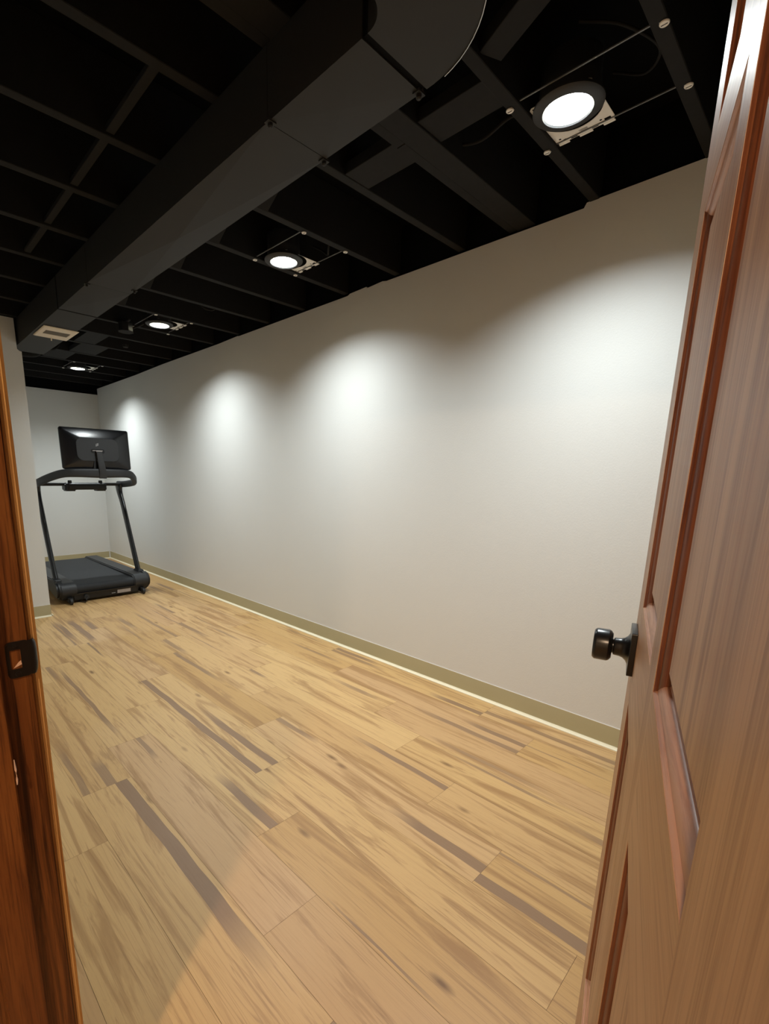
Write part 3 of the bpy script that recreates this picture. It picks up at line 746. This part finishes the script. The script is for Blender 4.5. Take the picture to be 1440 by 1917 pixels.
# screen (back towards the camera), tilted slightly
scr = empty('screen', (1.452 - TX, 4.655 - TY, 1.375)); scr.parent = tm; scr.rotation_euler = (math.radians(-4), 0, 0)
mb = MB(); lo = []
for w, h, y in ((.287, .175, .010), (.290, .178, .006), (.290, .178, -.006), (.286, .174, -.012), (.262, .152, -.022), (.175, .098, -.034), (.165, .090, -.036)):
    lo.append([mb.bm.verts.new((x, y, z)) for x, z in rrect(2 * w, 2 * h, .018 if w > .2 else .04, 5)])
for a, b in zip(lo, lo[1:]):
    k = len(a)
    for i in range(k): mb.bm.faces.new([a[i], a[(i + 1) % k], b[(i + 1) % k], b[i]])
mb.bm.faces.new(lo[0]); mb.bm.faces.new(lo[-1])
mb.build('housing', M_gloss, scr, smooth=30)
MB().prism(rrect(.555, .325, .01, 3), 1, .0102, .0115).build('display', M_gloss, scr)
MB().prism(rrect(.352, .198, .055, 8, .005, -.008), 1, -.0385, -.030).build('rear_cover', M_grey, scr, bevel=.0015)
tag(scr.children[-1], 'rounded charcoal plate')
mb = MB().prism(rrect(.115, .034, .016, 6, .0, -.020), 1, -.0400, -.0380); mb.build('hinge_slot', M_gloss, scr)
MB().prism(rrect(.085, .006, .002, 3, .0, -.0165), 1, -.0412, -.0400).build('hinge_bar', M_label, scr)
# emblem: two slanted strokes inside a tilted rounded outline
mb = MB()
def stroke(x0, z0, x1, z1, w):
    d = Vector((x1 - x0, 0, z1 - z0)).normalized(); s = Vector((-d.z, 0, d.x)) * w / 2
    a, b = Vector((x0, 0, z0)), Vector((x1, 0, z1)); P = [a - s, b - s, b + s, a + s]
    mb.prism([(p.x, p.z) for p in P], 1, -.0398, -.0384)
for q in ((-.011, .022, -.008, .041, .0022), (-.008, .041, .011, .048, .0022), (.011, .048, .009, .030, .0022), (.009, .030, -.011, .022, .0022), (-.005, .027, .006, .045, .0025), (-.003, .034, .006, .038, .002)):
    stroke(*q)
mb.build('emblem', M_logo, scr)
# mast: tapered arm from the front bar up to the hinge
mb = MB(); mb.sweep([(1.470, 4.588, 1.120), (1.470, 4.580, 1.175), (1.463, 4.585, 1.26), (1.457, 4.592, 1.350)], [rrect(.062, .014, .004, 3), rrect(.060, .020, .006, 3), rrect(.056, .018, .005, 3), rrect(.050, .014, .004, 3)], up=Vector((0, -1, 0)))
tb(mb, 'mast', M_grey, smooth=40)
mb = MB(); mb.sweep([(1.457, 4.592, 1.352), (1.457, 4.600, 1.358), (1.457, 4.615, 1.360)], rrect(.050, .008, .003, 3), up=Vector((0, 0, 1))); tb(mb, 'mast_top', M_label, smooth=40)
mb = MB(); mb.prism([(1.405, 1.20), (1.425, 1.20), (1.445, 1.345), (1.425, 1.345)], 1, 4.612, 4.616); tb(mb, 'mast_gusset', M_plastic)

# ------------------------------------------------------------------ camera
cx, cy, f = 624.0, 1077.6, 884.0
def unit(p): v = Vector((p[0] - cx, p[1] - cy, f)); return v.normalized()
X_ = unit((1580, 906)); Y_ = unit((-230, 878.5)); Z_ = -unit((560, 5280))
# orthonormalise (columns = world axes seen in camera space: x right, y down, z forward)
Z_ = Z_.normalized(); X_ = (X_ - Z_ * X_.dot(Z_)).normalized(); Y2 = Z_.cross(X_)
R = Matrix((X_, Y2, Z_)).transposed()
r0, r1, r2 = R[0], R[1], R[2]
cam = bpy.data.cameras.new('camera'); co = bpy.data.objects.new('camera', cam); C.objects.link(co)
mw = Matrix.Identity(4)
for i in range(3): mw[i][0] = r0[i]; mw[i][1] = -r1[i]; mw[i][2] = -r2[i]
mw[0][3], mw[1][3], mw[2][3] = 0, 0, 1.17
co.matrix_world = mw
cam.sensor_fit = 'VERTICAL'; cam.sensor_height = 36; cam.lens = f * 36 / 1917
cam.shift_x = (720 - cx) / 1917; cam.shift_y = (cy - 958.5) / 1917
cam.clip_start = .005; cam.clip_end = 60
bpy.context.scene.camera = co

w = bpy.data.worlds.new('world'); bpy.context.scene.world = w; w.use_nodes = True
w.node_tree.nodes['Background'].inputs[0].default_value = (0, 0, 0, 1)
sc = bpy.context.scene
sc.view_settings.view_transform = 'Standard'; sc.view_settings.look = 'None'; sc.view_settings.gamma = 1
sc.view_settings.exposure = 0.06; sc.view_settings.use_curve_mapping = False
sc.cycles.use_denoising = True
sc.cycles.max_bounces = 10; sc.cycles.diffuse_bounces = 6
sc.cycles.sample_clamp_indirect = 10
